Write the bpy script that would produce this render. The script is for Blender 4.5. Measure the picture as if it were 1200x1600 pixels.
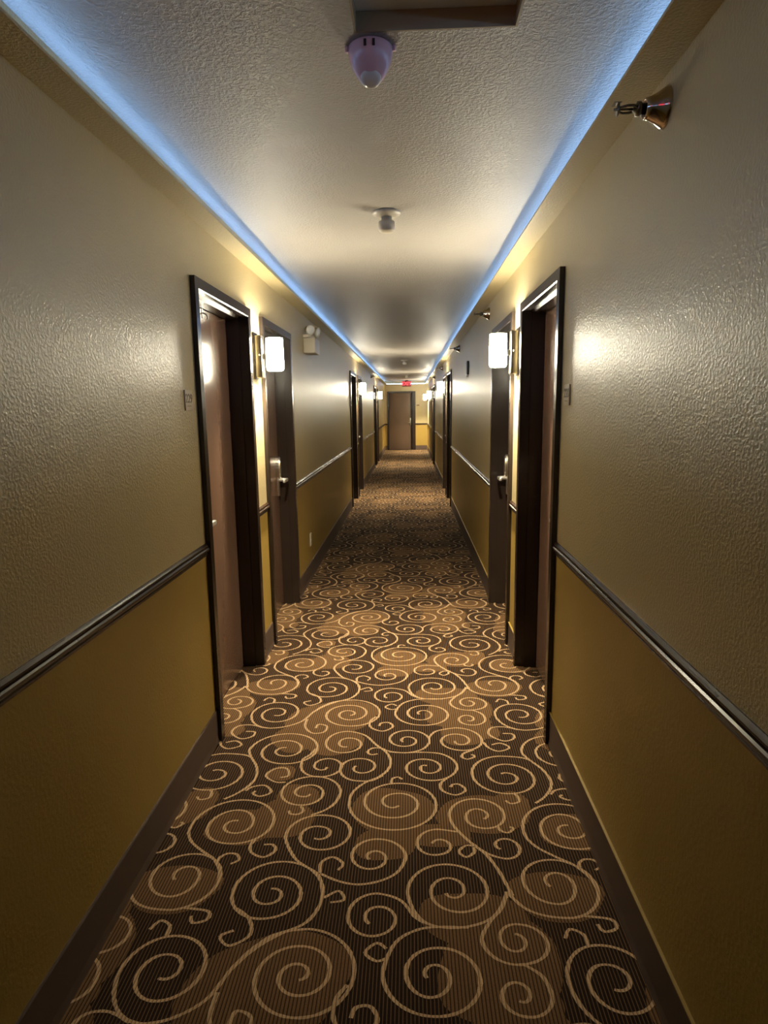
import bpy, bmesh, math, random
from mathutils import Vector, Matrix, Quaternion

for _o in list(bpy.data.objects): bpy.data.objects.remove(_o)
random.seed(7)
SC = bpy.context.scene
COL = SC.collection
PI = math.pi

# ---------------------------------------------------------------- camera
cam_d = bpy.data.cameras.new('camera'); cam = bpy.data.objects.new('camera', cam_d); COL.objects.link(cam)
cam_d.sensor_fit = 'VERTICAL'; cam_d.sensor_height = 24.0; cam_d.lens = 982.585/1600*24.0
cam_d.clip_start = .02; cam_d.clip_end = 100
_r = Vector((0.99908207, 0.04061687, -0.01361191)); _u = Vector((0.00673904, 0.16477594, 0.986308)); _f = Vector((-0.04230366, 0.98549437, -0.16435097))
_m = Matrix((( _r.x, _u.x, -_f.x), (_r.y, _u.y, -_f.y), (_r.z, _u.z, -_f.z))).to_4x4()
_m.translation = Vector((0, 0, 1.5665)); cam.matrix_world = _m
SC.camera = cam

# ---------------------------------------------------------------- world, exposure, light levels
w = bpy.data.worlds.new('world'); SC.world = w; w.use_nodes = True
w.node_tree.nodes['Background'].inputs[0].default_value = (.5, .45, .4, 1)
w.node_tree.nodes['Background'].inputs[1].default_value = .02
SC.view_settings.view_transform = 'Standard'; SC.view_settings.look = 'None'
SC.view_settings.gamma = 1; SC.view_settings.use_curve_mapping = False
SC.view_settings.exposure = 0.0
LAMP_W = 165.0            # bulb inside each wall sconce
TOP_W = 9.0              # extra light added at the open top to brighten the ceiling
LAMP_COL = (1.0, .86, .60)
SHADE_E = 98.0           # glow of the glass shade
LED_E = 27.0
LED_COL = (.26, .50, 1.0)
EXIT_E = 3.0

# ---------------------------------------------------------------- materials
def mat(name, col, rough=.5, metal=0, emis=None, es=0, spec=.5, coat=0):
    m = bpy.data.materials.new(name); m.use_nodes = True
    b = m.node_tree.nodes['Principled BSDF']
    b.inputs['Base Color'].default_value = (*col, 1); b.inputs['Roughness'].default_value = rough
    b.inputs['Metallic'].default_value = metal; b.inputs['Specular IOR Level'].default_value = spec
    if coat: b.inputs['Coat Weight'].default_value = coat; b.inputs['Coat Roughness'].default_value = .12
    if emis: b.inputs['Emission Color'].default_value = (*emis, 1); b.inputs['Emission Strength'].default_value = es
    return m
def N(m, t, **k):
    n = m.node_tree.nodes.new(t)
    for a, b in k.items(): setattr(n, a, b)
    return n
def L(m, a, b): m.node_tree.links.new(a, b)
def math_node(m, op, a, b=None, c=None):
    n = N(m, 'ShaderNodeMath', operation=op)
    for i, v in enumerate((a, b, c)):
        if v is None: continue
        if isinstance(v, (int, float)): n.inputs[i].default_value = v
        else: L(m, v, n.inputs[i])
    return n.outputs[0]
def bumpy(m, scale, dist, strength=1.0, detail=3, thresh=None, colvar=0, stretch=(1, 1, 1)):
    tc = N(m, 'ShaderNodeTexCoord'); mp = N(m, 'ShaderNodeMapping'); mp.inputs['Scale'].default_value = stretch
    L(m, tc.outputs['Object'], mp.inputs['Vector'])
    nz = N(m, 'ShaderNodeTexNoise'); nz.inputs['Scale'].default_value = scale; nz.inputs['Detail'].default_value = detail
    L(m, mp.outputs['Vector'], nz.inputs['Vector'])
    h = nz.outputs['Fac']
    if thresh:
        r = N(m, 'ShaderNodeMapRange', interpolation_type='SMOOTHSTEP'); r.inputs['From Min'].default_value = thresh[0]; r.inputs['From Max'].default_value = thresh[1]
        L(m, h, r.inputs['Value']); h = r.outputs['Result']
    bp = N(m, 'ShaderNodeBump'); bp.inputs['Distance'].default_value = dist; bp.inputs['Strength'].default_value = strength
    L(m, h, bp.inputs['Height']); b = m.node_tree.nodes['Principled BSDF']
    L(m, bp.outputs['Normal'], b.inputs['Normal'])
    if colvar:
        n2 = N(m, 'ShaderNodeTexNoise'); n2.inputs['Scale'].default_value = 6; n2.inputs['Detail'].default_value = 4
        L(m, mp.outputs['Vector'], n2.inputs['Vector'])
        c = b.inputs['Base Color'].default_value[:3]
        rr = N(m, 'ShaderNodeMix', data_type='RGBA')
        rr.inputs[6].default_value = (*[x*(1-colvar) for x in c], 1); rr.inputs[7].default_value = (*[min(1, x*(1+colvar)) for x in c], 1)
        L(m, n2.outputs['Fac'], rr.inputs[0]); L(m, rr.outputs[2], b.inputs['Base Color'])
    return m
M = {}
M['wall_up'] = bumpy(mat('cream wall paint', (.455, .375, .205), .36), 118, .0010, .65, 2, (.35, .68), .04)
M['wall_lo'] = bumpy(mat('gold wall paint', (.33, .222, .048), .48), 85, .0006, .5, 2, (.35, .68), .05)
M['ceil'] = bumpy(mat('textured ceiling paint', (.37, .345, .305), .5), 105, .0018, .8, 3, (.38, .66), .03)
M['frame'] = bumpy(mat('dark brown enamel', (.020, .013, .010), .24), 40, .0004, .5)
M['leaf'] = bumpy(mat('red brown door paint', (.165, .097, .066), .25), 30, .0007, .6, 3, None, .10, (1, 1, .35))
M['leaf_end'] = bumpy(mat('brown door paint', (.115, .075, .052), .4), 30, .0006, .5, 3, None, .08, (1, 1, .35))
M['rail'] = bumpy(mat('dark walnut varnish', (.040, .023, .014), .24), 60, .0004, .5, 3, None, .25, (1, .08, 1))
M['base'] = bumpy(mat('brown vinyl base', (.085, .056, .042), .6), 50, .0003, .4, 3, None, .1)
M['chrome'] = mat('polished chrome', (.55, .48, .42), .12, 1)
M['nickel'] = mat('brushed nickel', (.66, .63, .57), .30, 1)
M['bronze'] = mat('bronze metal', (.20, .185, .16), .30, 1)
M['darkmetal'] = mat('dark bronze', (.05, .04, .032), .35, .6)
M['ivory'] = mat('ivory plastic', (.55, .50, .40), .4)
M['white'] = mat('white plastic', (.70, .66, .62), .35)
M['grey'] = mat('grey panel', (.80, .82, .84), .6)
M['hatchrim'] = mat('hatch rim', (.30, .24, .15), .6)
M['black'] = mat('black plastic', (.015, .015, .015), .4)
M['sign'] = mat('tan sign plastic', (.50, .42, .29), .45)
M['signtext'] = mat('brown lettering', (.16, .11, .06), .5)
M['shade'] = mat('lit opal glass', (.9, .9, .85), .3, 0, (1.0, .91, .68), SHADE_E)
M['led'] = mat('blue led tape', (.1, .1, .1), .5, 0, LED_COL, LED_E)
M['exitred'] = mat('lit red letters', (.4, .02, .02), .5, 0, (1.0, .06, .08), EXIT_E)
M['exitred2'] = mat('lit red letters on rear sign', (.4, .02, .02), .5, 0, (1.0, .07, .12), 4.5)
M['exitbox'] = mat('exit sign box', (.14, .015, .015), .5)
M['lever'] = mat('satin steel lever', (.80, .78, .74), .38, .7)
M['lens'] = mat('clear lens', (.75, .75, .72), .08)
M['pink'] = mat('pinkish white dome', (.72, .46, .50), .25)
# carpet yarns: stripes run along the corridor
def carpet_mat(name, a, b, duty, nvar=.18):
    m = mat(name, a, .95, spec=.1); bs = m.node_tree.nodes['Principled BSDF']
    tc = N(m, 'ShaderNodeTexCoord'); sp = N(m, 'ShaderNodeSeparateXYZ'); L(m, tc.outputs['Object'], sp.inputs[0])
    s = math_node(m, 'SINE', math_node(m, 'MULTIPLY', sp.outputs['X'], 2*PI/.0105))
    cl = N(m, 'ShaderNodeMapRange'); cl.inputs['From Min'].default_value = duty-.25; cl.inputs['From Max'].default_value = duty+.25
    L(m, s, cl.inputs['Value'])
    nz = N(m, 'ShaderNodeTexNoise'); nz.inputs['Scale'].default_value = 260; nz.inputs['Detail'].default_value = 2
    L(m, tc.outputs['Object'], nz.inputs['Vector'])
    mx = N(m, 'ShaderNodeMix', data_type='RGBA'); mx.inputs[6].default_value = (*a, 1); mx.inputs[7].default_value = (*b, 1)
    L(m, cl.outputs['Result'], mx.inputs[0])
    hs = N(m, 'ShaderNodeHueSaturation'); L(m, mx.outputs[2], hs.inputs['Color'])
    L(m, math_node(m, 'MULTIPLY_ADD', nz.outputs['Fac'], 2*nvar*2, 1-nvar*2), hs.inputs['Value'])
    L(m, hs.outputs['Color'], bs.inputs['Base Color'])
    bp = N(m, 'ShaderNodeBump'); bp.inputs['Distance'].default_value = .0015; bp.inputs['Strength'].default_value = .6
    L(m, math_node(m, 'ADD', s, nz.outputs['Fac']), bp.inputs['Height']); L(m, bp.outputs['Normal'], bs.inputs['Normal'])
    return m
M['c_dark'] = carpet_mat('dark brown carpet yarn', (.019, .011, .007), (.125, .07, .034), .72)
M['c_tan'] = carpet_mat('tan carpet yarn', (.16, .090, .041), (.034, .019, .010), .58)
M['c_line'] = carpet_mat('cream carpet yarn', (.50, .34, .195), (.20, .13, .07), .70)

# ---------------------------------------------------------------- mesh helpers
class MB:
    def __init__(s): s.bm = bmesh.new(); s.mats = []
    def mi(s, m):
        if m not in s.mats: s.mats.append(m)
        return s.mats.index(m)
    def poly(s, pts, faces, m, smooth=False):
        v = [s.bm.verts.new(p) for p in pts]; i = s.mi(m)
        for f in faces:
            try: fc = s.bm.faces.new([v[k] for k in f])
            except ValueError: continue
            fc.material_index = i; fc.smooth = smooth
        return v
    def box(s, lo, hi, m, bev=0):
        lo, hi = [min(a, b) for a, b in zip(lo, hi)], [max(a, b) for a, b in zip(lo, hi)]
        b = bmesh.new(); bmesh.ops.create_cube(b, size=1)
        for v in b.verts: v.co = Vector([(lo[k]+hi[k])/2 + v.co[k]*(hi[k]-lo[k]) for k in range(3)])
        if bev: bmesh.ops.bevel(b, geom=b.edges[:], offset=bev, segments=2, affect='EDGES', profile=.6)
        s.merge(b, m, bool(bev)); return s
    def merge(s, b, m, smooth=False):
        i = s.mi(m); mp = {}
        b.verts.index_update()
        for v in b.verts: mp[v.index] = s.bm.verts.new(v.co)
        for f in b.faces:
            try: nf = s.bm.faces.new([mp[v.index] for v in f.verts])
            except ValueError: continue
            nf.material_index = i; nf.smooth = smooth
        b.free()
    def lathe(s, origin, axis, prof, m, seg=28, cap=True, smooth=True):
        # prof: list of (distance along axis, radius)
        ax = Vector(axis).normalized(); a = ax.orthogonal().normalized(); b = ax.cross(a); o = Vector(origin)
        pts = []
        for d, r in prof:
            for k in range(seg):
                t = 2*PI*k/seg; pts.append(o+ax*d+(a*math.cos(t)+b*math.sin(t))*max(r, 1e-5))
        F = []
        for j in range(len(prof)-1):
            for k in range(seg): F.append((j*seg+k, j*seg+(k+1) % seg, (j+1)*seg+(k+1) % seg, (j+1)*seg+k))
        if cap: F.append(tuple(range(seg))); F.append(tuple(range((len(prof)-1)*seg, len(prof)*seg)))
        s.poly(pts, F, m, smooth); return s
    def tube(s, pts, r, m, seg=10):
        pts = [Vector(p) for p in pts]; rings = []
        n = None
        for i, p in enumerate(pts):
            t = (pts[min(i+1, len(pts)-1)]-pts[max(i-1, 0)]).normalized()
            n = t.orthogonal().normalized() if n is None else (n-t*n.dot(t)).normalized()
            b = t.cross(n)
            rings += [p+(n*math.cos(2*PI*k/seg)+b*math.sin(2*PI*k/seg))*r for k in range(seg)]
        F = [(j*seg+k, j*seg+(k+1) % seg, (j+1)*seg+(k+1) % seg, (j+1)*seg+k) for j in range(len(pts)-1) for k in range(seg)]
        F += [tuple(range(seg)), tuple(range((len(pts)-1)*seg, len(pts)*seg))]
        s.poly(rings, F, m, True); return s
    def sweep(s, prof, path_fn, n, m, close_ends=True):
        # prof points are swept over n stations; path_fn(station, point) -> xyz
        k = len(prof); pts = [path_fn(i, p) for i in range(n) for p in prof]
        F = [(i*k+j, i*k+(j+1) % k, (i+1)*k+(j+1) % k, (i+1)*k+j) for i in range(n-1) for j in range(k)]
        if close_ends: F += [tuple(range(k)), tuple(range((n-1)*k, n*k))]
        s.poly(pts, F, m); return s
    def build(s, name, parent=None, loc=None):
        bmesh.ops.recalc_face_normals(s.bm, faces=s.bm.faces[:])
        me = bpy.data.meshes.new(name)
        if loc is not None:
            for v in s.bm.verts: v.co -= Vector(loc)
        s.bm.to_mesh(me); s.bm.free()
        for m in s.mats: me.materials.append(M[m])
        o = bpy.data.objects.new(name, me); COL.objects.link(o)
        if loc is not None: o.location = loc
        if parent is not None:
            o.parent = parent
            wp = Vector((0, 0, 0)); q = parent
            while q is not None: wp += q.location; q = q.parent
            o.location = Vector(o.location)-wp
        return o
def tag(o, label=None, cat=None, group=None, kind=None):
    if label: o['label'] = label
    if cat: o['category'] = cat
    if group: o['group'] = group
    if kind: o['kind'] = kind
    return o
def empty(name, loc, label=None, cat=None, group=None, kind=None):
    o = bpy.data.objects.new(name, None); COL.objects.link(o); o.location = loc; o.empty_display_size = .05
    return tag(o, label, cat, group, kind)
def text_mesh(s, size, depth=.0008):
    # returns verts / faces of extruded lettering, centred, in its own XY plane
    c = bpy.data.curves.new('lettering', 'FONT'); c.body = s; c.size = size; c.extrude = depth; c.align_x = 'CENTER'; c.align_y = 'CENTER'; c.resolution_u = 4; c.offset = size*.012
    o = bpy.data.objects.new('lettering', c); COL.objects.link(o); bpy.context.view_layer.update()
    me = o.evaluated_get(bpy.context.evaluated_depsgraph_get()).to_mesh()
    v = [x.co.copy() for x in me.vertices]; f = [tuple(p.vertices) for p in me.polygons]
    o.evaluated_get(bpy.context.evaluated_depsgraph_get()).to_mesh_clear(); bpy.data.objects.remove(o)
    return v, f

# ---------------------------------------------------------------- measurements (metres)
XL, XR = -.93, .645          # wall faces
YB, YE = -2.6, 23.4          # back wall, end wall
ZC = 2.5                     # ceiling
RAIL = .942
TOP = 2.13                   # top of door frames
PAIRS = [(2.755, 3.70, 3.995, 4.955), (9.88, 10.875, 11.16, 12.15), (16.35, 17.30, 17.58, 18.52)]
DOORS = [d for p in PAIRS for d in ((p[0], p[1]), (p[2], p[3]))]
LAMP_Y = [(p[1]+p[2])/2 for p in PAIRS]
def SX(side, d): return XL-d if side < 0 else XR+d      # d = depth into the wall

# ---------------------------------------------------------------- setting
def wall(side, name):
    b = MB()
    segs = []; y = YB
    for y0, y1 in DOORS: segs.append((y, y0+.02)); y = y1-.02
    segs.append((y, YE))
    for a, c in segs:
        b.box((SX(side, 0), a, 0), (SX(side, .2), c, RAIL), 'wall_lo')
        b.box((SX(side, 0), a, RAIL), (SX(side, .2), c, ZC), 'wall_up')
    for y0, y1 in DOORS: b.box((SX(side, 0), y0+.02, TOP-.02), (SX(side, .2), y1-.02, ZC), 'wall_up')
    return tag(b.build(name), kind='structure')
wall(-1, 'wall_left'); wall(1, 'wall_right')
ED0, ED1 = -.835, .205       # end door outer frame
b = MB()
for a, c in ((XL-.2, ED0+.02), (ED1-.02, XR+.2)):
    b.box((a, YE, 0), (c, YE+.2, RAIL), 'wall_lo'); b.box((a, YE, RAIL), (c, YE+.2, ZC), 'wall_up')
b.box((ED0+.02, YE, TOP-.02), (ED1-.02, YE+.2, ZC), 'wall_up')
tag(b.build('wall_end'), kind='structure')
b = MB(); b.box((XL-.2, YB-.1, 0), (XR+.2, YB, RAIL), 'wall_lo'); b.box((XL-.2, YB-.1, RAIL), (XR+.2, YB, ZC), 'wall_up')
tag(b.build('wall_back'), kind='structure')
# ceiling with the recessed opening of the access hatch
HX0, HX1, HY0, HY1 = -.135, .275, 1.30, 1.76
b = MB()
b.box((XL-.2, YB-.1, ZC), (XR+.2, HY0, ZC+.1), 'ceil'); b.box((XL-.2, HY1, ZC), (XR+.2, YE+.2, ZC+.1), 'ceil')
b.box((XL-.2, HY0, ZC), (HX0, HY1, ZC+.1), 'ceil'); b.box((HX1, HY0, ZC), (XR+.2, HY1, ZC+.1), 'ceil')
tag(b.build('ceiling'), kind='structure')
# light coves along both walls and across the end
def cove(name, lo, hi, lip):
    b = MB(); b.box(lo, hi, 'wall_up')
    return tag(b.build(name), kind='structure')
ZB, LW = 2.374, .103
cove('trim_1', (XL, YB, ZB), (XL+LW, YE, ZB+.008), ((XL+LW-.008, YB, ZB+.012), (XL+LW, YE-LW, ZB+.02)))
cove('trim_2', (XR-LW, YB, ZB), (XR, YE, ZB+.008), ((XR-LW, YB, ZB+.012), (XR-LW+.008, YE-LW, ZB+.02)))
cove('trim_3', (XL+LW, YE-LW, ZB), (XR-LW, YE, ZB+.008), ((XL+LW, YE-LW, ZB+.012), (XR-LW, YE-LW+.008, ZB+.02)))
def led(lo, hi, label):
    b = MB(); b.box(lo, hi, 'led'); tag(b.build('led_light_strip'), label, 'light strip', None)
led((XL+.0002, YB+.05, ZB+.070), (XL+.005, YE-.05, ZB+.079), 'blue glowing light strip hidden in the ceiling cove along the left wall')
led((XR-.005, YB+.05, ZB+.070), (XR-.0002, YE-.05, ZB+.079), 'blue glowing light strip hidden in the ceiling cove along the right wall')
led((XL+.06, YE-.005, ZB+.022), (XR-.06, YE-.0002, ZB+.030), 'blue glowing light strip hidden in the cove above the door at the far end')

# chair rails and base, in pieces between the doors
RP = [(0, -.028), (.007, -.028), (.011, -.024), (.011, -.018), (.007, -.015), (.014, -.010), (.019, -.003), (.019, .004), (.015, .009), (.009, .011), (.014, .015), (.013, .020), (.008, .024), (.004, .028), (0, .028)]
def runs(side):
    out = []; y = YB
    for y0, y1 in DOORS: out.append((y, y0)); y = y1
    out.append((y, YE)); return out
tn = 4
for side in (-1, 1):
    bb = MB()
    for a, c in runs(side):
        b = MB()
        b.sweep(RP, lambda i, p: (SX(side, -p[0]), (a, c)[i], RAIL+p[1]), 2, 'rail')
        tag(b.build('trim_%d' % tn), kind='structure'); tn += 1
        bb.sweep([(0, .002), (.010, .002), (.008, .012), (.006, .03), (.006, .155), (.003, .160), (0, .160)], lambda i, p: (SX(side, -p[0]), (a, c)[i], p[1]), 2, 'base')
        if side > 0: bb.box((XR-.009, a, .158), (XR, c, .162), 'wall_lo')
    tag(bb.build('baseboard_left' if side < 0 else 'baseboard_right'), kind='structure')
bb = MB()
for a, c in ((XL+.02, ED0), (ED1, XR-.02)):
    b = MB(); b.sweep(RP, lambda i, p: ((a, c)[i], YE-p[0], RAIL+p[1]), 2, 'rail'); tag(b.build('trim_%d' % tn), kind='structure'); tn += 1
    bb.box((a, YE-.006, .002), (c, YE, .16), 'base')
tag(bb.build('baseboard_end'), kind='structure')

# ---------------------------------------------------------------- doors
FP = [(0, -.022), (.046, -.022), (.050, -.018), (.050, .034), (.064, .034), (.064, .150), (.022, .150), (.022, 0), (0, 0)]
def lockset(door, side, yc, dirn, d0):
    # keycard lock with a lever; dirn = the way the lever points along the corridor
    b = MB()
    def X(d): return SX(side, d0-d)
    prof = []
    for k in range(24):
        t = 2*PI*k/24; yy = .038*math.cos(t); zz = 1.112+.088*math.sin(t)*(1 if math.sin(t) > 0 else 1.0)
        prof.append((yy, zz))
    st = [(0, 1.0), (.026, 1.0), (.035, .86), (.037, .55)]
    b.sweep([(p, q) for p, q in prof], lambda i, p: (X(st[i][0]), yc+p[0]*st[i][1], 1.112+(p[1]-1.112)*st[i][1]), 4, 'nickel')
    b.box((X(0), yc-.022, .895), (X(.018), yc+.022, 1.06), 'nickel', .004)
    o = b.build('card_lock', door)
    b = MB(); b.lathe((X(.01), yc, 1.022), (X(1)-X(0), 0, 0), [(0, .018), (.045, .014), (.074, .012)], 'lever', 16)
    b.box((X(.068), yc-.012*dirn, 1.010), (X(.086), yc+.115*dirn, 1.034), 'lever', .005)
    b.build('lever_handle', o)
def room_door(n, side, y0, y1, near_lock):
    nm = 'door_%d' % n
    root = empty(nm, (SX(side, 0), (y0+y1)/2, 0), kind='structure')
    b = MB()
    def path(i, p):
        u, d = p
        return [(SX(side, d), y0+u, 0), (SX(side, d), y0+u, TOP-u), (SX(side, d), y1-u, TOP-u), (SX(side, d), y1-u, 0)][i]
    b.sweep(FP, path, 4, 'frame'); b.build('door_frame', root)
    b = MB(); b.box((SX(side, .106), y0+.066, .008), (SX(side, .146), y1-.066, TOP-.067), 'leaf', .002); leaf = b.build('door_leaf', root)
    lockset(root, side, y0+.066+.062 if near_lock else y1-.066-.062, 1 if near_lock else -1, .106)
    ym = (y0+y1)/2
    b = MB(); b.lathe((SX(side, .108), ym-.07, 1.56), (-1 if side > 0 else 1, 0, 0), [(0, .010), (.004, .010), (.007, .007), (.007, .003)], 'chrome', 16); b.build('peephole', root)
    b = MB(); b.box((SX(side, .104), ym-.008, 2.018), (SX(side, .1065), ym+.008, TOP-.067), 'nickel')
    b.tube([(SX(side, .103), ym, 2.045), (SX(side, .085), ym, 2.035), (SX(side, .078), ym, 2.022), (SX(side, .082), ym, 2.012)], .004, 'nickel'); b.build('top_hook', root)
    return root
n = 1
for side in (-1, 1):
    for k, (y0, y1) in enumerate(DOORS):
        room_door(n, side, y0, y1, k % 2 == 0); n += 1
# end door
root = empty('door_%d' % n, ((ED0+ED1)/2, YE, 0), kind='structure')
b = MB()
EP = [(0, -.022), (.046, -.022), (.050, -.018), (.050, .034), (.064, .034), (.064, .150), (.022, .150), (.022, 0), (0, 0)]
b.sweep(EP, lambda i, p: [(ED0+p[0], YE+p[1], 0), (ED0+p[0], YE+p[1], TOP-p[0]), (ED1-p[0]*2.4, YE+p[1], TOP-p[0]), (ED1-p[0]*2.4, YE+p[1], 0)][i], 4, 'frame')  # right jamb drawn wider, its dark colour also stands in for shade there
b.build('door_frame', root)
b = MB(); b.box((ED0+.064, YE+.106, .008), (ED1-.156, YE+.146, TOP-.064), 'leaf_end', .002); b.build('door_leaf', root)
b = MB(); b.box((.0-.005, YE+.08, .90), (.04, YE+.107, 1.17), 'nickel', .008); o = b.build('card_lock', root)
b = MB(); b.tube([(.02, YE+.09, .99), (.02, YE+.05, .99), (-.08, YE+.048, .985)], .011, 'nickel'); b.build('lever_handle', o)

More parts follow.
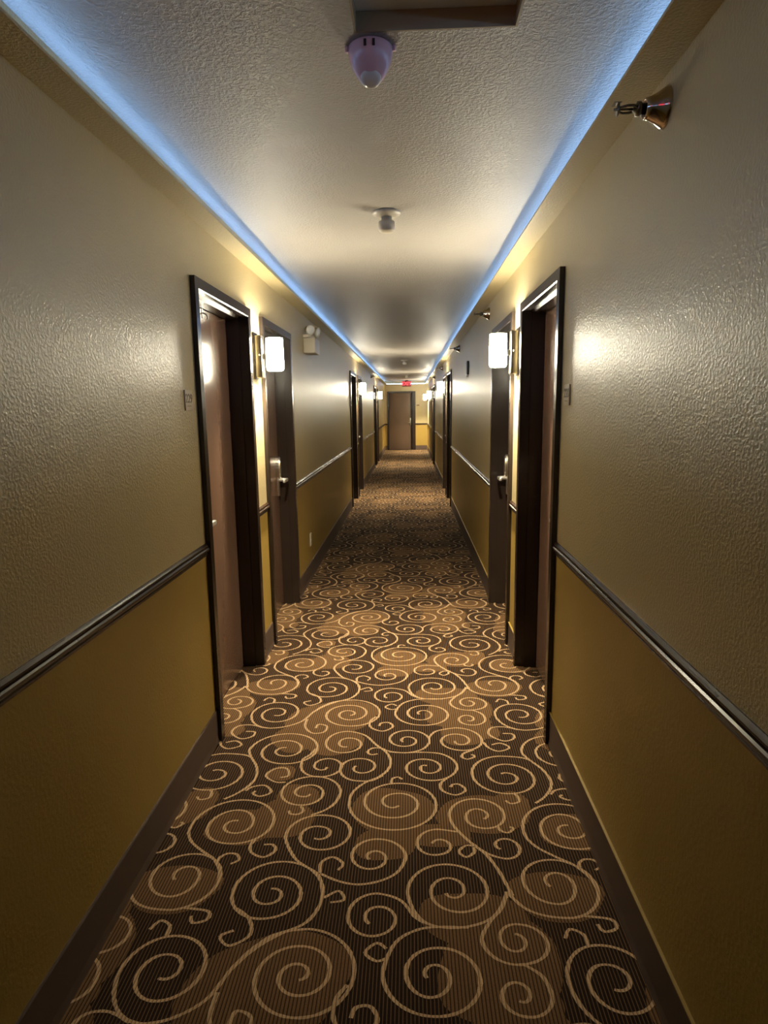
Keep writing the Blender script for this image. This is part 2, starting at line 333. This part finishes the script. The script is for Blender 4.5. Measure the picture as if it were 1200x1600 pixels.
# ---------------------------------------------------------------- carpet
STROKES = [
((0.051,3.043),[(0.037,3.033),(0.044,3.071),(0.100,3.037),(0.040,2.975),(-0.022,3.049),(0.062,3.132),(0.184,3.031),(0.039,2.922),(-0.087,3.048)],[(-0.053,3.148),(0.015,3.197),(0.092,3.209),(0.168,3.208)]),
((0.121,3.350),[(0.107,3.344),(0.131,3.325),(0.167,3.367),(0.123,3.411),(0.058,3.349),(0.115,3.272),(0.242,3.354),(0.122,3.475),(-0.018,3.338)],[(0.005,3.263),(0.050,3.217),(0.126,3.206),(0.211,3.227),(0.270,3.274),(0.306,3.347)]),
((0.250,2.213),[(0.273,2.202),(0.291,2.226),(0.255,2.263),(0.206,2.216),(0.253,2.150),(0.354,2.235),(0.267,2.326),(0.142,2.222)],[(0.157,2.155),(0.203,2.078),(0.259,2.006),(0.293,1.926),(0.310,1.862),(0.322,1.819)]),
((0.476,3.393),[(0.452,3.381),(0.440,3.410),(0.481,3.444),(0.528,3.366),(0.471,3.308),(0.368,3.419),(0.476,3.506),(0.603,3.375),(0.492,3.253)],[(0.409,3.260),(0.349,3.291),(0.305,3.355)]),
(None,[],[(0.561,3.231),(0.574,3.204),(0.614,3.217),(0.609,3.250),(0.528,3.262)]),
(None,[],[(-0.637,1.940),(-0.613,1.960),(-0.628,1.988),(-0.661,1.991),(-0.683,1.971),(-0.686,1.952)]),
((0.302,3.163),[(0.304,3.189),(0.330,3.168),(0.292,3.127),(0.258,3.167),(0.325,3.224),(0.395,3.154),(0.315,3.084),(0.203,3.167)],[(0.232,3.227),(0.278,3.290),(0.305,3.355)]),
((0.287,2.983),[(0.281,2.972),(0.312,2.986),(0.283,3.026),(0.237,2.978),(0.293,2.927),(0.371,2.994)],[(0.357,3.047),(0.315,3.082)]),
((0.218,2.774),[(0.203,2.774),(0.225,2.742),(0.270,2.775),(0.204,2.837),(0.138,2.767),(0.212,2.693),(0.329,2.770),(0.215,2.897)],[(0.125,2.868),(0.093,2.831),(0.080,2.795)]),
(None,[],[(0.371,2.742),(0.415,2.757),(0.451,2.719),(0.399,2.687),(0.356,2.714),(0.335,2.764)]),
(None,[],[(0.270,2.658),(0.282,2.640),(0.249,2.618),(0.224,2.636),(0.237,2.668),(0.283,2.696)]),
((-0.032,2.776),[(-0.043,2.760),(-0.049,2.787),(-0.018,2.808),(0.018,2.765),(-0.042,2.722),(-0.107,2.786),(-0.025,2.868),(0.080,2.795)],[(0.078,2.749),(0.047,2.698),(-0.012,2.669),(-0.071,2.668),(-0.119,2.684)]),
((0.058,2.553),[(0.064,2.561),(0.036,2.540),(0.071,2.505),(0.123,2.547),(0.057,2.614),(-0.026,2.549),(0.053,2.454),(0.197,2.568)],[(0.178,2.619),(0.128,2.661),(0.047,2.672),(-0.036,2.667),(-0.106,2.673)]),
(None,[],[(0.159,2.406),(0.168,2.424),(0.197,2.425),(0.219,2.385),(0.176,2.352),(0.125,2.379),(0.117,2.423),(0.135,2.456),(0.158,2.480)]),
((-0.317,2.740),[(-0.303,2.714),(-0.345,2.747),(-0.304,2.792),(-0.240,2.738),(-0.312,2.662),(-0.408,2.752),(-0.313,2.855)],[(-0.229,2.820),(-0.169,2.733),(-0.118,2.667),(-0.097,2.594),(-0.107,2.528),(-0.144,2.474),(-0.191,2.440)]),
((-0.057,2.294),[(-0.055,2.278),(-0.085,2.264),(-0.121,2.314),(-0.054,2.358),(0.020,2.292),(-0.066,2.203),(-0.193,2.312),(-0.050,2.428),(0.093,2.302),(-0.060,2.132),(-0.252,2.270)],[(-0.251,2.345),(-0.226,2.399),(-0.191,2.440)]),
(None,[],[(-0.159,2.656),(-0.187,2.647),(-0.206,2.671),(-0.185,2.703),(-0.143,2.703),(-0.118,2.680)]),
((-0.235,2.548),[(-0.247,2.555),(-0.259,2.530),(-0.223,2.501),(-0.165,2.557),(-0.243,2.614),(-0.315,2.549),(-0.230,2.442)],[(-0.175,2.445),(-0.128,2.484)]),
((-0.383,2.548),[(-0.377,2.543),(-0.399,2.520),(-0.435,2.552),(-0.383,2.611),(-0.313,2.549),(-0.376,2.472),(-0.493,2.556)],[(-0.493,2.607),(-0.469,2.640),(-0.447,2.695)]),
((-0.590,2.672),[(-0.587,2.701),(-0.631,2.664),(-0.585,2.629),(-0.516,2.693),(-0.611,2.763),(-0.694,2.663),(-0.578,2.566),(-0.442,2.700),(-0.618,2.826),(-0.757,2.678)],[(-0.737,2.624),(-0.691,2.542),(-0.674,2.464),(-0.687,2.403),(-0.725,2.344),(-0.767,2.305)]),
((-0.671,2.144),[(-0.671,2.172),(-0.716,2.139),(-0.663,2.100),(-0.614,2.175),(-0.691,2.236),(-0.775,2.112),(-0.652,2.043),(-0.537,2.189),(-0.687,2.301),(-0.840,2.097)],[(-0.811,2.048),(-0.757,2.002),(-0.704,1.964),(-0.666,1.909),(-0.656,1.862)]),
(None,[],[(-0.541,2.040),(-0.510,2.041),(-0.494,2.011),(-0.528,1.976),(-0.578,1.999),(-0.590,2.039),(-0.578,2.067)]),
((-0.714,3.036),[(-0.714,3.012),(-0.662,3.047),(-0.724,3.089),(-0.777,3.024),(-0.680,2.945),(-0.598,3.069),(-0.724,3.154),(-0.827,2.996),(-0.699,2.880)],[(-0.626,2.900),(-0.558,2.953),(-0.519,3.042)]),
((-0.467,3.321),[(-0.471,3.349),(-0.430,3.327),(-0.470,3.284),(-0.524,3.337),(-0.456,3.405),(-0.366,3.323),(-0.462,3.226),(-0.592,3.328),(-0.494,3.469),(-0.296,3.348)],[(-0.301,3.275),(-0.334,3.212),(-0.400,3.171),(-0.468,3.114),(-0.519,3.042)]),
(None,[],[(-0.547,3.179),(-0.582,3.156),(-0.545,3.124),(-0.493,3.165),(-0.512,3.225),(-0.560,3.264)]),
(None,[],[(-0.266,3.296),(-0.224,3.308),(-0.244,3.345),(-0.289,3.315)]),
((-0.329,3.031),[(-0.319,3.017),(-0.296,3.038),(-0.337,3.068),(-0.376,3.019),(-0.318,2.970),(-0.238,3.060),(-0.347,3.127),(-0.442,3.016),(-0.331,2.909),(-0.167,3.047),(-0.318,3.190)],[(-0.413,3.170),(-0.475,3.114),(-0.519,3.042)]),
(None,[],[(-0.477,2.884),(-0.468,2.922),(-0.424,2.904),(-0.432,2.847),(-0.487,2.836),(-0.532,2.896),(-0.535,2.974)]),
(None,[],[(-0.164,2.911),(-0.154,2.940),(-0.115,2.944),(-0.096,2.902),(-0.144,2.860),(-0.203,2.894),(-0.210,2.959),(-0.183,3.006)]),
((-0.121,3.238),[(-0.135,3.215),(-0.150,3.246),(-0.112,3.282),(-0.056,3.239),(-0.116,3.170),(-0.204,3.245),(-0.114,3.337)],[(-0.041,3.310),(0.009,3.240),(0.050,3.217)]),
((-0.140,1.984),[(-0.153,1.974),(-0.163,1.990),(-0.135,2.016),(-0.095,1.978),(-0.148,1.927),(-0.216,1.988),(-0.125,2.079),(-0.025,1.993)],[(-0.051,1.918),(-0.106,1.875),(-0.182,1.855),(-0.252,1.869),(-0.317,1.902)]),
(None,[],[(-0.258,1.919),(-0.243,1.950),(-0.283,1.982),(-0.320,1.954),(-0.318,1.905)]),
((-0.346,2.106),[(-0.364,2.079),(-0.328,2.078),(-0.309,2.116),(-0.352,2.145),(-0.416,2.081),(-0.334,2.018),(-0.234,2.117),(-0.351,2.212),(-0.470,2.076)],[(-0.419,1.977),(-0.371,1.934),(-0.331,1.905),(-0.308,1.864),(-0.296,1.814)]),
((-0.429,2.355),[(-0.420,2.346),(-0.451,2.328),(-0.486,2.358),(-0.438,2.408),(-0.368,2.352),(-0.432,2.274),(-0.541,2.357),(-0.447,2.468),(-0.297,2.362)],[(-0.310,2.293),(-0.345,2.244),(-0.396,2.211)]),
(None,[],[(-0.487,2.237),(-0.478,2.217),(-0.447,2.216),(-0.431,2.238),(-0.446,2.266)]),
(None,[],[(-0.568,2.461),(-0.535,2.476),(-0.554,2.530),(-0.604,2.526),(-0.633,2.474),(-0.583,2.428),(-0.539,2.427)]),
(None,[],[(-0.650,2.362),(-0.659,2.346),(-0.625,2.327),(-0.585,2.356),(-0.621,2.402),(-0.673,2.390),(-0.693,2.363)]),
(None,[],[(-0.819,2.847),(-0.773,2.842),(-0.775,2.799),(-0.826,2.778),(-0.885,2.834),(-0.870,2.897),(-0.809,2.911),(-0.738,2.883)]),
((0.087,2.045),[(0.069,2.061),(0.101,2.082),(0.136,2.049),(0.088,2.002),(0.016,2.060),(0.098,2.138)],[(0.165,2.126)]),
(None,[],[(0.219,2.051),(0.191,2.052),(0.164,2.020),(0.188,1.993),(0.218,2.018),(0.218,2.044)]),
((0.328,2.043),[(0.313,2.036),(0.297,2.059),(0.340,2.091),(0.382,2.041),(0.324,1.988)],[(0.286,2.000),(0.252,2.022),(0.220,2.058)]),
(None,[],[(0.364,2.158),(0.377,2.149),(0.354,2.125),(0.327,2.137),(0.321,2.160)]),
((0.399,2.489),[(0.382,2.506),(0.416,2.511),(0.445,2.474),(0.390,2.431),(0.325,2.502),(0.418,2.580),(0.515,2.459),(0.391,2.365),(0.257,2.501),(0.410,2.645)],[(0.489,2.635),(0.530,2.610)]),
(None,[],[(0.374,2.320),(0.391,2.300),(0.426,2.313),(0.425,2.350),(0.412,2.367)]),
(None,[],[(-0.045,2.457),(-0.061,2.474),(-0.086,2.461),(-0.090,2.429)]),
(None,[],[(-0.080,3.126),(-0.108,3.145),(-0.141,3.111),(-0.106,3.083),(-0.073,3.097)]),
(None,[],[(-0.806,3.176),(-0.785,3.210),(-0.749,3.192),(-0.745,3.154)]),
]
PATCHES = [(-0.793, 3.346, 0.154, 0.108), (-0.95, 3.14, 0.104, 0.103), (-0.949, 2.97, 0.086, 0.08), (-0.9, 2.866, 0.07, 0.075), (-0.468, 2.971, 0.17, 0.172), (-0.566, 2.79, 0.105, 0.13), (-0.356, 3.025, 0.179, 0.164), (-0.378, 2.77, 0.141, 0.128), (-0.473, 2.335, 0.089, 0.077), (-0.507, 2.192, 0.124, 0.122), (-0.657, 2.134, 0.127, 0.102), (-0.569, 2.496, 0.062, 0.058), (-0.864, 2.234, 0.066, 0.064), (-0.776, 1.849, 0.121, 0.063), (-0.083, 2.257, 0.166, 0.136), (-0.105, 2.054, 0.111, 0.088), (0.261, 2.231, 0.168, 0.117), (0.083, 2.105, 0.142, 0.063), (0.392, 2.28, 0.075, 0.105), (0.183, 3.245, 0.168, 0.108), (0.254, 3.092, 0.16, 0.198), (0.248, 2.85, 0.111, 0.122), (0.185, 3.045, 0.119, 0.151)]

PX, PY = 1.257, 1.52
def spiral_pts(c, sp, tail, step=.009):
    """control points around centre c are joined in polar form, the tail as a smooth curve"""
    out = []
    if c and sp:
        P = []
        last = None
        for p in sp:
            dx, dy = p[0]-c[0], p[1]-c[1]; r = math.hypot(dx, dy); a = math.atan2(dy, dx)
            if last is not None:
                while a-last > PI: a -= 2*PI
                while a-last < -PI: a += 2*PI
            P.append((a, r)); last = a
        def cr(p0, p1, p2, p3, t): return .5*((2*p1)+(-p0+p2)*t+(2*p0-5*p1+4*p2-p3)*t*t+(-p0+3*p1-3*p2+p3)*t**3)
        for i in range(len(P)-1):
            q = [P[max(i-1, 0)], P[i], P[i+1], P[min(i+2, len(P)-1)]]
            ln = abs(q[2][0]-q[1][0])*(q[1][1]+q[2][1])/2; k = max(3, int(ln/step))
            for j in range(k):
                t = j/k; a = q[1][0]+(q[2][0]-q[1][0])*t; r = max(.004, cr(*[x[1] for x in q], t))
                out.append((c[0]+r*math.cos(a), c[1]+r*math.sin(a)))
        ctl = [sp[-1]]+tail; pre = out[-1]
    else: ctl = tail; pre = None
    if len(ctl) > 1:
        for i in range(len(ctl)-1):
            p0 = ctl[i-1] if i else (pre or ctl[0])
            if i == 0 and pre:   # keep the direction the spiral leaves with
                dd = math.dist(ctl[0], ctl[1]); e = math.dist(pre, ctl[0]) or 1; p0 = (ctl[0][0]+(pre[0]-ctl[0][0])/e*dd, ctl[0][1]+(pre[1]-ctl[0][1])/e*dd)
            p1, p2, p3 = ctl[i], ctl[i+1], ctl[min(i+2, len(ctl)-1)]
            k = max(3, int(math.dist(p1, p2)/step))
            for j in range(k):
                t = j/k; out.append(tuple(.5*((2*p1[m])+(-p0[m]+p2[m])*t+(2*p0[m]-5*p1[m]+4*p2[m]-p3[m])*t*t+(-p0[m]+3*p1[m]-3*p2[m]+p3[m])*t**3) for m in (0, 1)))
        out.append(ctl[-1])
    return out
CX0, CX1 = XL-.11, XR+.11
def carpet():
    b = MB()
    b.box((CX0, YB, -.05), (CX1, YE+.11, 0), 'c_dark')
    V, F, mi = [], [], []
    n = 0
    tiles = [(i*PX, j*PY) for j in range(-3, 15) for i in (-1, 0, 1)]
    for tx, ty in tiles:
        for n0, (x, y, a, c) in enumerate(PATCHES):
            n += 1
            if x+tx+a < CX0 or x+tx-a > CX1 or y+ty-c < YB+.05 or y+ty+c > YE: continue
            z = .0004+.00001*(n % 23); s = len(V)
            for k in range(30):
                t = 2*PI*k/30; wv = 1+.06*math.sin(3*t+n0)+.025*math.sin(5*t+2.1*n0); V.append((min(max(x+tx+a*wv*math.cos(t), CX0), CX1), y+ty+c*wv*math.sin(t), z))
            F.append(tuple(range(s, s+30))); mi.append('c_tan')
    rnd = random.Random(3)
    for c, sp, tail in STROKES:
        pts = spiral_pts(c, sp, tail)
        L_, R_ = [], []
        for i, p in enumerate(pts):
            q0, q1 = pts[max(i-1, 0)], pts[min(i+1, len(pts)-1)]
            dx, dy = q1[0]-q0[0], q1[1]-q0[1]; e = math.hypot(dx, dy) or 1
            nx, ny = -dy/e, dx/e; j = 1+rnd.uniform(-.16, .16)
            ox, oy = nx*.0062*j, ny*.0040*j
            L_.append((p[0]+ox, p[1]+oy)); R_.append((p[0]-ox, p[1]-oy))
        for tx, ty in tiles:
            xs = [p[0]+tx for p in pts]
            if max(xs) < CX0 or min(xs) > CX1: continue
            ys = [p[1]+ty for p in pts]
            if min(ys) < YB+.03 or max(ys) > YE+.05: continue
            idx = None
            for i in range(len(pts)):
                ok = CX0 < pts[i][0]+tx < CX1
                if not ok: idx = None; continue
                s = len(V); z = .0010+.00002*(i % 7)
                V.append((L_[i][0]+tx, L_[i][1]+ty, z)); V.append((R_[i][0]+tx, R_[i][1]+ty, z))
                if idx is not None: F.append((idx, idx+1, s+1, s)); mi.append('c_line')
                idx = s
    i0 = b.mi('c_tan'); i1 = b.mi('c_line')
    vs = [b.bm.verts.new(v) for v in V]
    for f, m in zip(F, mi):
        try: fc = b.bm.faces.new([vs[k] for k in f])
        except ValueError: continue
        fc.material_index = b.mi(m)
    b.bm.normal_update()
    for fc in b.bm.faces:
        if fc.material_index and fc.normal.z < 0: fc.normal_flip()
    me = bpy.data.meshes.new('floor'); b.bm.to_mesh(me); b.bm.free()
    for m in b.mats: me.materials.append(M[m])
    o = bpy.data.objects.new('floor', me); COL.objects.link(o); tag(o, 'patterned brown carpet with cream spirals and tan patches', kind='structure')
carpet()

# ---------------------------------------------------------------- wall sconces
def sconce(side, y, label, power=1.0):
    s = 1 if side < 0 else -1     # towards the corridor
    X = SX(side, 0)
    root = empty('wall_sconce', (X, y, 1.88), label, 'wall lamp', 'wall sconces between the paired doors')
    b = MB(); b.box((X, y-.050, 1.742), (X+s*.010, y+.050, 2.016), 'darkmetal', .002); b.build('back_plate', root)
    b = MB(); b.box((X+s*.010, y-.040, 1.752), (X+s*.052, y+.040, 1.998), 'bronze', .004)
    b.box((X+s*.052, y-.016, 1.86), (X+s*.075, y+.016, 1.89), 'bronze', .002); arm = b.build('bracket', root)
    b = MB(); b.lathe((X+s*.036, y-.038, 1.882), (0, -1, 0), [(0, .006), (.008, .006), (.011, .004)], 'chrome', 14); b.build('thumb_screw', arm)
    cx = X+s*.122
    prof = [(-.094, .041), (-.092, .046), (-.086, .050), (-.076, .052), (0, .0525), (.06, .0510), (.096, .0495), (.096, .0460), (.06, .0475), (0, .049), (-.075, .0485), (-.088, .0455), (-.0905, .041)]
    b = MB(); b.lathe((cx, y, 1.886), (0, 0, 1), prof+[prof[0]], 'shade', 36, cap=False); b.build('glass_shade', root)
    b = MB(); b.lathe((cx, y, 1.876), (0, 0, 1), [(0, .0465), (.003, .0465), (.004, .016), (.03, .014)], 'ivory', 24); b.build('lamp_baffle', root)  # unseen disc added to block the lower light from the ceiling
    ld = bpy.data.lights.new('sconce_light', 'POINT'); ld.energy = LAMP_W*power*(1.25 if side > 0 else 1); ld.color = LAMP_COL; ld.shadow_soft_size = .022
    lo = bpy.data.objects.new('sconce_light', ld); COL.objects.link(lo); lo.parent = root; lo.location = (cx-X, 0, -.045)
    l2 = bpy.data.lights.new('sconce_light', 'POINT'); l2.energy = TOP_W*power*(1.5 if side > 0 else 1); l2.color = (1.0, .93, .78); l2.shadow_soft_size = .018  # added unseen light at the shade rim, spreads over the ceiling
    l3 = bpy.data.objects.new('sconce_light', l2); COL.objects.link(l3); l3.parent = root; l3.location = (cx-X, 0, .086)
    return root
for side, nm in ((-1, 'left'), (1, 'right')):
    for k, y in enumerate(LAMP_Y):
        pl = ('nearest', 'middle one in depth', 'farthest')[k]
        sconce(side, y, {('left', 0): 'lit wall sconce with white glass shade on left wall, nearest pair', ('right', 0): 'lit wall sconce with white glass shade on right wall, nearest pair',
            ('left', 1): 'small lit wall sconce midway down the left wall', ('right', 1): 'small lit wall sconce midway down the right wall',
            ('left', 2): 'tiny lit wall sconce on left wall, closest to the end door', ('right', 2): 'tiny lit wall sconce on right wall, closest to the end door'}[(nm, k)])

sconce(1, 22.35, 'tiny lit wall sconce at the corner beside the far end door', 2.5)

# ---------------------------------------------------------------- room signs
def room_sign(side, y, z, txt, label, h=.084, wd=.084):
    s = 1 if side < 0 else -1; X = SX(side, 0)
    root = empty('room_sign', (X, y, z), label, 'sign', None)
    b = MB(); b.box((X, y-wd/2, z-h/2), (X+s*.006, y+wd/2, z+h/2), 'sign', .0012); b.build('sign_plate', root)
    if txt:
        v, f = text_mesh(txt, .052, .0006); b = MB()
        # reading direction: left wall reads along +Y, right wall along -Y
        b.poly([(X+s*(.0066+q.z), y+s*q.x, z+.006+q.y) for q in v], f, 'signtext'); b.build('room_number', root)
        b = MB()
        for k in range(7): b.lathe((X+s*.0055, y+s*(-.022+k*.0073), z-.024), (s, 0, 0), [(0, .0017), (.0014, .0012)], 'signtext', 8)
        b.build('braille_dots', root)
room_sign(-1, 2.640, 1.606, '229', 'square tan room number sign left of the nearest left door')
room_sign(1, 2.640, 1.606, '228', 'square tan room number sign right of the nearest right door')
room_sign(-1, 5.045, 1.606, None, 'small pale room sign past the second left door, below the emergency light')
room_sign(1, 5.045, 1.606, None, 'small pale room sign past the second right door')
room_sign(-1, 9.80, 1.60, None, 'tiny pale room sign before the third left door')
root = empty('room_sign', (.293, YE, 1.625), 'tiny dark room sign on the end wall beside the far door', 'sign')
b = MB(); b.box((.24, YE-.006, 1.60), (.345, YE, 1.645), 'signtext', .001); b.build('sign_plate', root)

# ---------------------------------------------------------------- sprinklers
def sprinkler(side, y, z, label):
    s = 1 if side < 0 else -1; X = SX(side, 0)
    root = empty('sidewall_sprinkler', (X, y, z), label, 'sprinkler', 'sprinklers high on the side walls')
    b = MB(); b.lathe((X, y, z), (s, 0, 0), [(0, .049), (.003, .0495), (.010, .044), (.025, .034), (.040, .027), (.052, .024), (.052, .019), (.020, .019)], 'chrome', 32, cap=False); b.build('escutcheon', root)
    b = MB(); b.lathe((X, y, z), (s, 0, 0), [(0, .013), (.060, .013), (.062, .017), (.072, .017), (.074, .010), (.080, .008)], 'bronze', 16)
    for q in (-1, 1): b.tube([(X+s*.072, y+q*.013, z), (X+s*.085, y+q*.021, z), (X+s*.100, y+q*.021, z), (X+s*.114, y+q*.011, z), (X+s*.118, y, z)], .0032, 'bronze', 8)
    b.tube([(X+s*.078, y, z), (X+s*.118, y, z)], .003, 'bronze', 8)
    b.build('frame_arms', root)
    b = MB(); b.lathe((X+s*.116, y, z), (s, 0, 0), [(0, .006), (.001, .016), (.0025, .016), (.003, .004), (.012, .003)], 'bronze', 12); b.box((X+s*.112, y-.012, z+.012), (X+s*.130, y+.012, z+.0135), 'bronze'); b.build('deflector', root)
for k, y in enumerate((1.75, 5.29, 8.35, 12.5, 16.3)):
    sprinkler(1, y, 2.297, ['large chrome sprinkler head high on the right wall, nearest the viewer', 'chrome sprinkler above the second right door, second along the right cove', 'small sprinkler third along the right wall under the cove', 'tiny sprinkler fourth along the right wall under the cove', 'tiny sprinkler fifth and farthest along the right wall'][k])
sprinkler(-1, 15.3, 2.297, 'tiny sprinkler on the left wall between the middle and far sconces')

# ---------------------------------------------------------------- emergency light, outlet, wall alarm
X = XL
root = empty('emergency_light', (X, 5.78, 2.11), 'boxy emergency light with two lamp heads high on the left wall', 'emergency light')
b = MB(); b.box((X, 5.64, 2.045), (X+.105, 5.92, 2.178), 'ivory', .008); b.build('housing', root)
b = MB(); b.box((X, 5.64, 2.178), (X+.05, 5.92, 2.205), 'ivory', .004); b.build('top_bracket', root)
for q, yy in ((0, 5.70), (1, 5.86)):
    cx = X+.05+.035*q; dv = Vector((.55, -.75, -.15)).normalized() if q == 0 else Vector((.9, -.3, -.2)).normalized()
    c0 = Vector((cx, yy, 2.248))
    b = MB(); b.tube([(cx, yy, 2.17), (cx, yy, 2.215)], .010, 'ivory'); b.lathe(c0-dv*.035, dv, [(0, .018), (.012, .034), (.05, .043), (.058, .043), (.058, .038), (.05, .036)], 'ivory', 24); h = b.build('lamp_head', root)
    b = MB(); b.lathe(c0+dv*.016, dv, [(0, .037), (.004, .035), (.009, .022), (.011, .004)], 'lens', 24); b.build('lens', h)
root = empty('wall_outlet', (X, 5.68, .366), 'small white outlet plate low on the left wall', 'outlet')
b = MB(); b.box((X, 5.645, .308), (X+.005, 5.715, .424), 'white', .0015); b.build('cover_plate', root)
b = MB()
for zz in (.345, .387): b.box((X+.004, 5.664, zz-.014), (X+.0065, 5.696, zz+.014), 'ivory', .001)
b.build('socket', root)
X = XR
root = empty('wall_alarm', (X, 7.09, 1.975), 'dark narrow alarm device with pale bottom on the right wall past the sconce', 'alarm')
b = MB(); b.box((X, 7.035, 1.905), (X-.022, 7.145, 2.052), 'black', .008); b.build('housing', root)
b = MB(); b.box((X-.006, 7.05, 1.882), (X-.028, 7.13, 1.912), 'white', .006); b.build('strobe_lens', root)

# ---------------------------------------------------------------- ceiling things
root = empty('access_hatch', ((HX0+HX1)/2, (HY0+HY1)/2, ZC), 'recessed rectangular ceiling panel with blue grey board at top of view', 'ceiling hatch')
b = MB(); b.box((HX0+.001, HY0+.001, ZC+.045), (HX1-.001, HY1-.001, ZC+.06), 'grey'); b.build('hatch_panel', root)
b = MB()
t = .006
b.box((HX0+.0005, HY1-t, ZC-.002), (HX1-.0005, HY1-.0005, ZC+.0445), 'hatchrim'); b.box((HX0+.0005, HY0+.0005, ZC-.002), (HX1-.0005, HY0+t, ZC+.0445), 'hatchrim')
b.box((HX0+.0005, HY0+t, ZC-.002), (HX0+t, HY1-t, ZC+.0445), 'hatchrim'); b.box((HX1-t, HY0+t, ZC-.002), (HX1-.0005, HY1-t, ZC+.0445), 'hatchrim'); b.build('hatch_rim', root)
# tapered alarm dome
cx, cy = -.097, 1.825
root = empty('ceiling_strobe', (cx, cy, ZC), 'pinkish white tapered dome alarm hanging from ceiling beside the hatch', 'alarm')
b = MB(); b.lathe((cx, cy, ZC), (0, 0, -1), [(0, .050), (.006, .058), (.018, .058), (.035, .055), (.055, .047), (.072, .036), (.084, .026), (.090, .014), (.092, .002)], 'pink', 40); b.build('dome', root)
b = MB()
for q in (-.011, .011): b.box((cx+q-.0035, cy-.0600, ZC-.026), (cx+q+.0035, cy-.0545, ZC-.011), 'black', .001)
b.build('vent_slot', root)
b = MB(); b.lathe((cx, cy-.010, ZC-.078), (0, -.55, -.835), [(0, .028), (.008, .026), (.013, .016), (.015, .003)], 'lens', 24); b.build('strobe_lens', root)
for q in (-1, 1):
    b = MB(); b.tube([(cx+q*.061, cy, ZC), (cx+q*.061, cy, ZC-.012)], .006, 'pink'); b.build('mount_tab', root)
def detector(x, y, label, k=1.0):
    root = empty('heat_detector', (x, y, ZC), label, 'detector', 'round detectors along the ceiling centre')
    b = MB(); b.lathe((x, y, ZC), (0, 0, -1), [(0, .070*k), (.006, .070*k), (.012, .064*k), (.020, .046*k), (.022, .03*k)], 'ivory', 40); b.build('base_plate', root)
    b = MB(); b.lathe((x, y, ZC-.018), (0, 0, -1), [(0, .026*k), (.024, .026*k), (.026, .040*k), (.050, .042*k), (.066, .038*k), (.072, .032*k), (.073, .012*k)], 'ivory', 32); b.build('sensor_body', root)
detector(-.107, 3.25, 'cream round detector on ceiling in front of the nearest sconces')
detector(-.104, 13.05, 'small round detector on ceiling between middle and far sconces')
detector(-.098, 19.1, 'tiny round detector on ceiling just before the exit sign')
def exit_sign(x, y, z, label, face):
    root = empty('exit_sign', (x, y, ZC), label, 'exit sign')
    b = MB(); b.box((x-.155, y-.022, z-.10), (x+.155, y+.022, z+.10), 'exitbox', .006); b.box((x-.05, y-.015, z+.10), (x+.05, y+.015, ZC), 'exitbox', .002); b.build('housing', root)
    v, f = text_mesh('EXIT', .165, .001); b = MB(); b.poly([(x+face*q.x, y-face*(.0235+q.z), z+q.y) for q in v], f, 'exitred' if face > 0 else 'exitred2'); b.build('letters', root)
    return root
exit_sign(-.112, 22.7, 2.375, 'red glowing exit sign hanging from ceiling before the end door', 1)
exit_sign(-.33, .62, 2.375, 'red exit sign on the ceiling above and behind the viewer', -1)
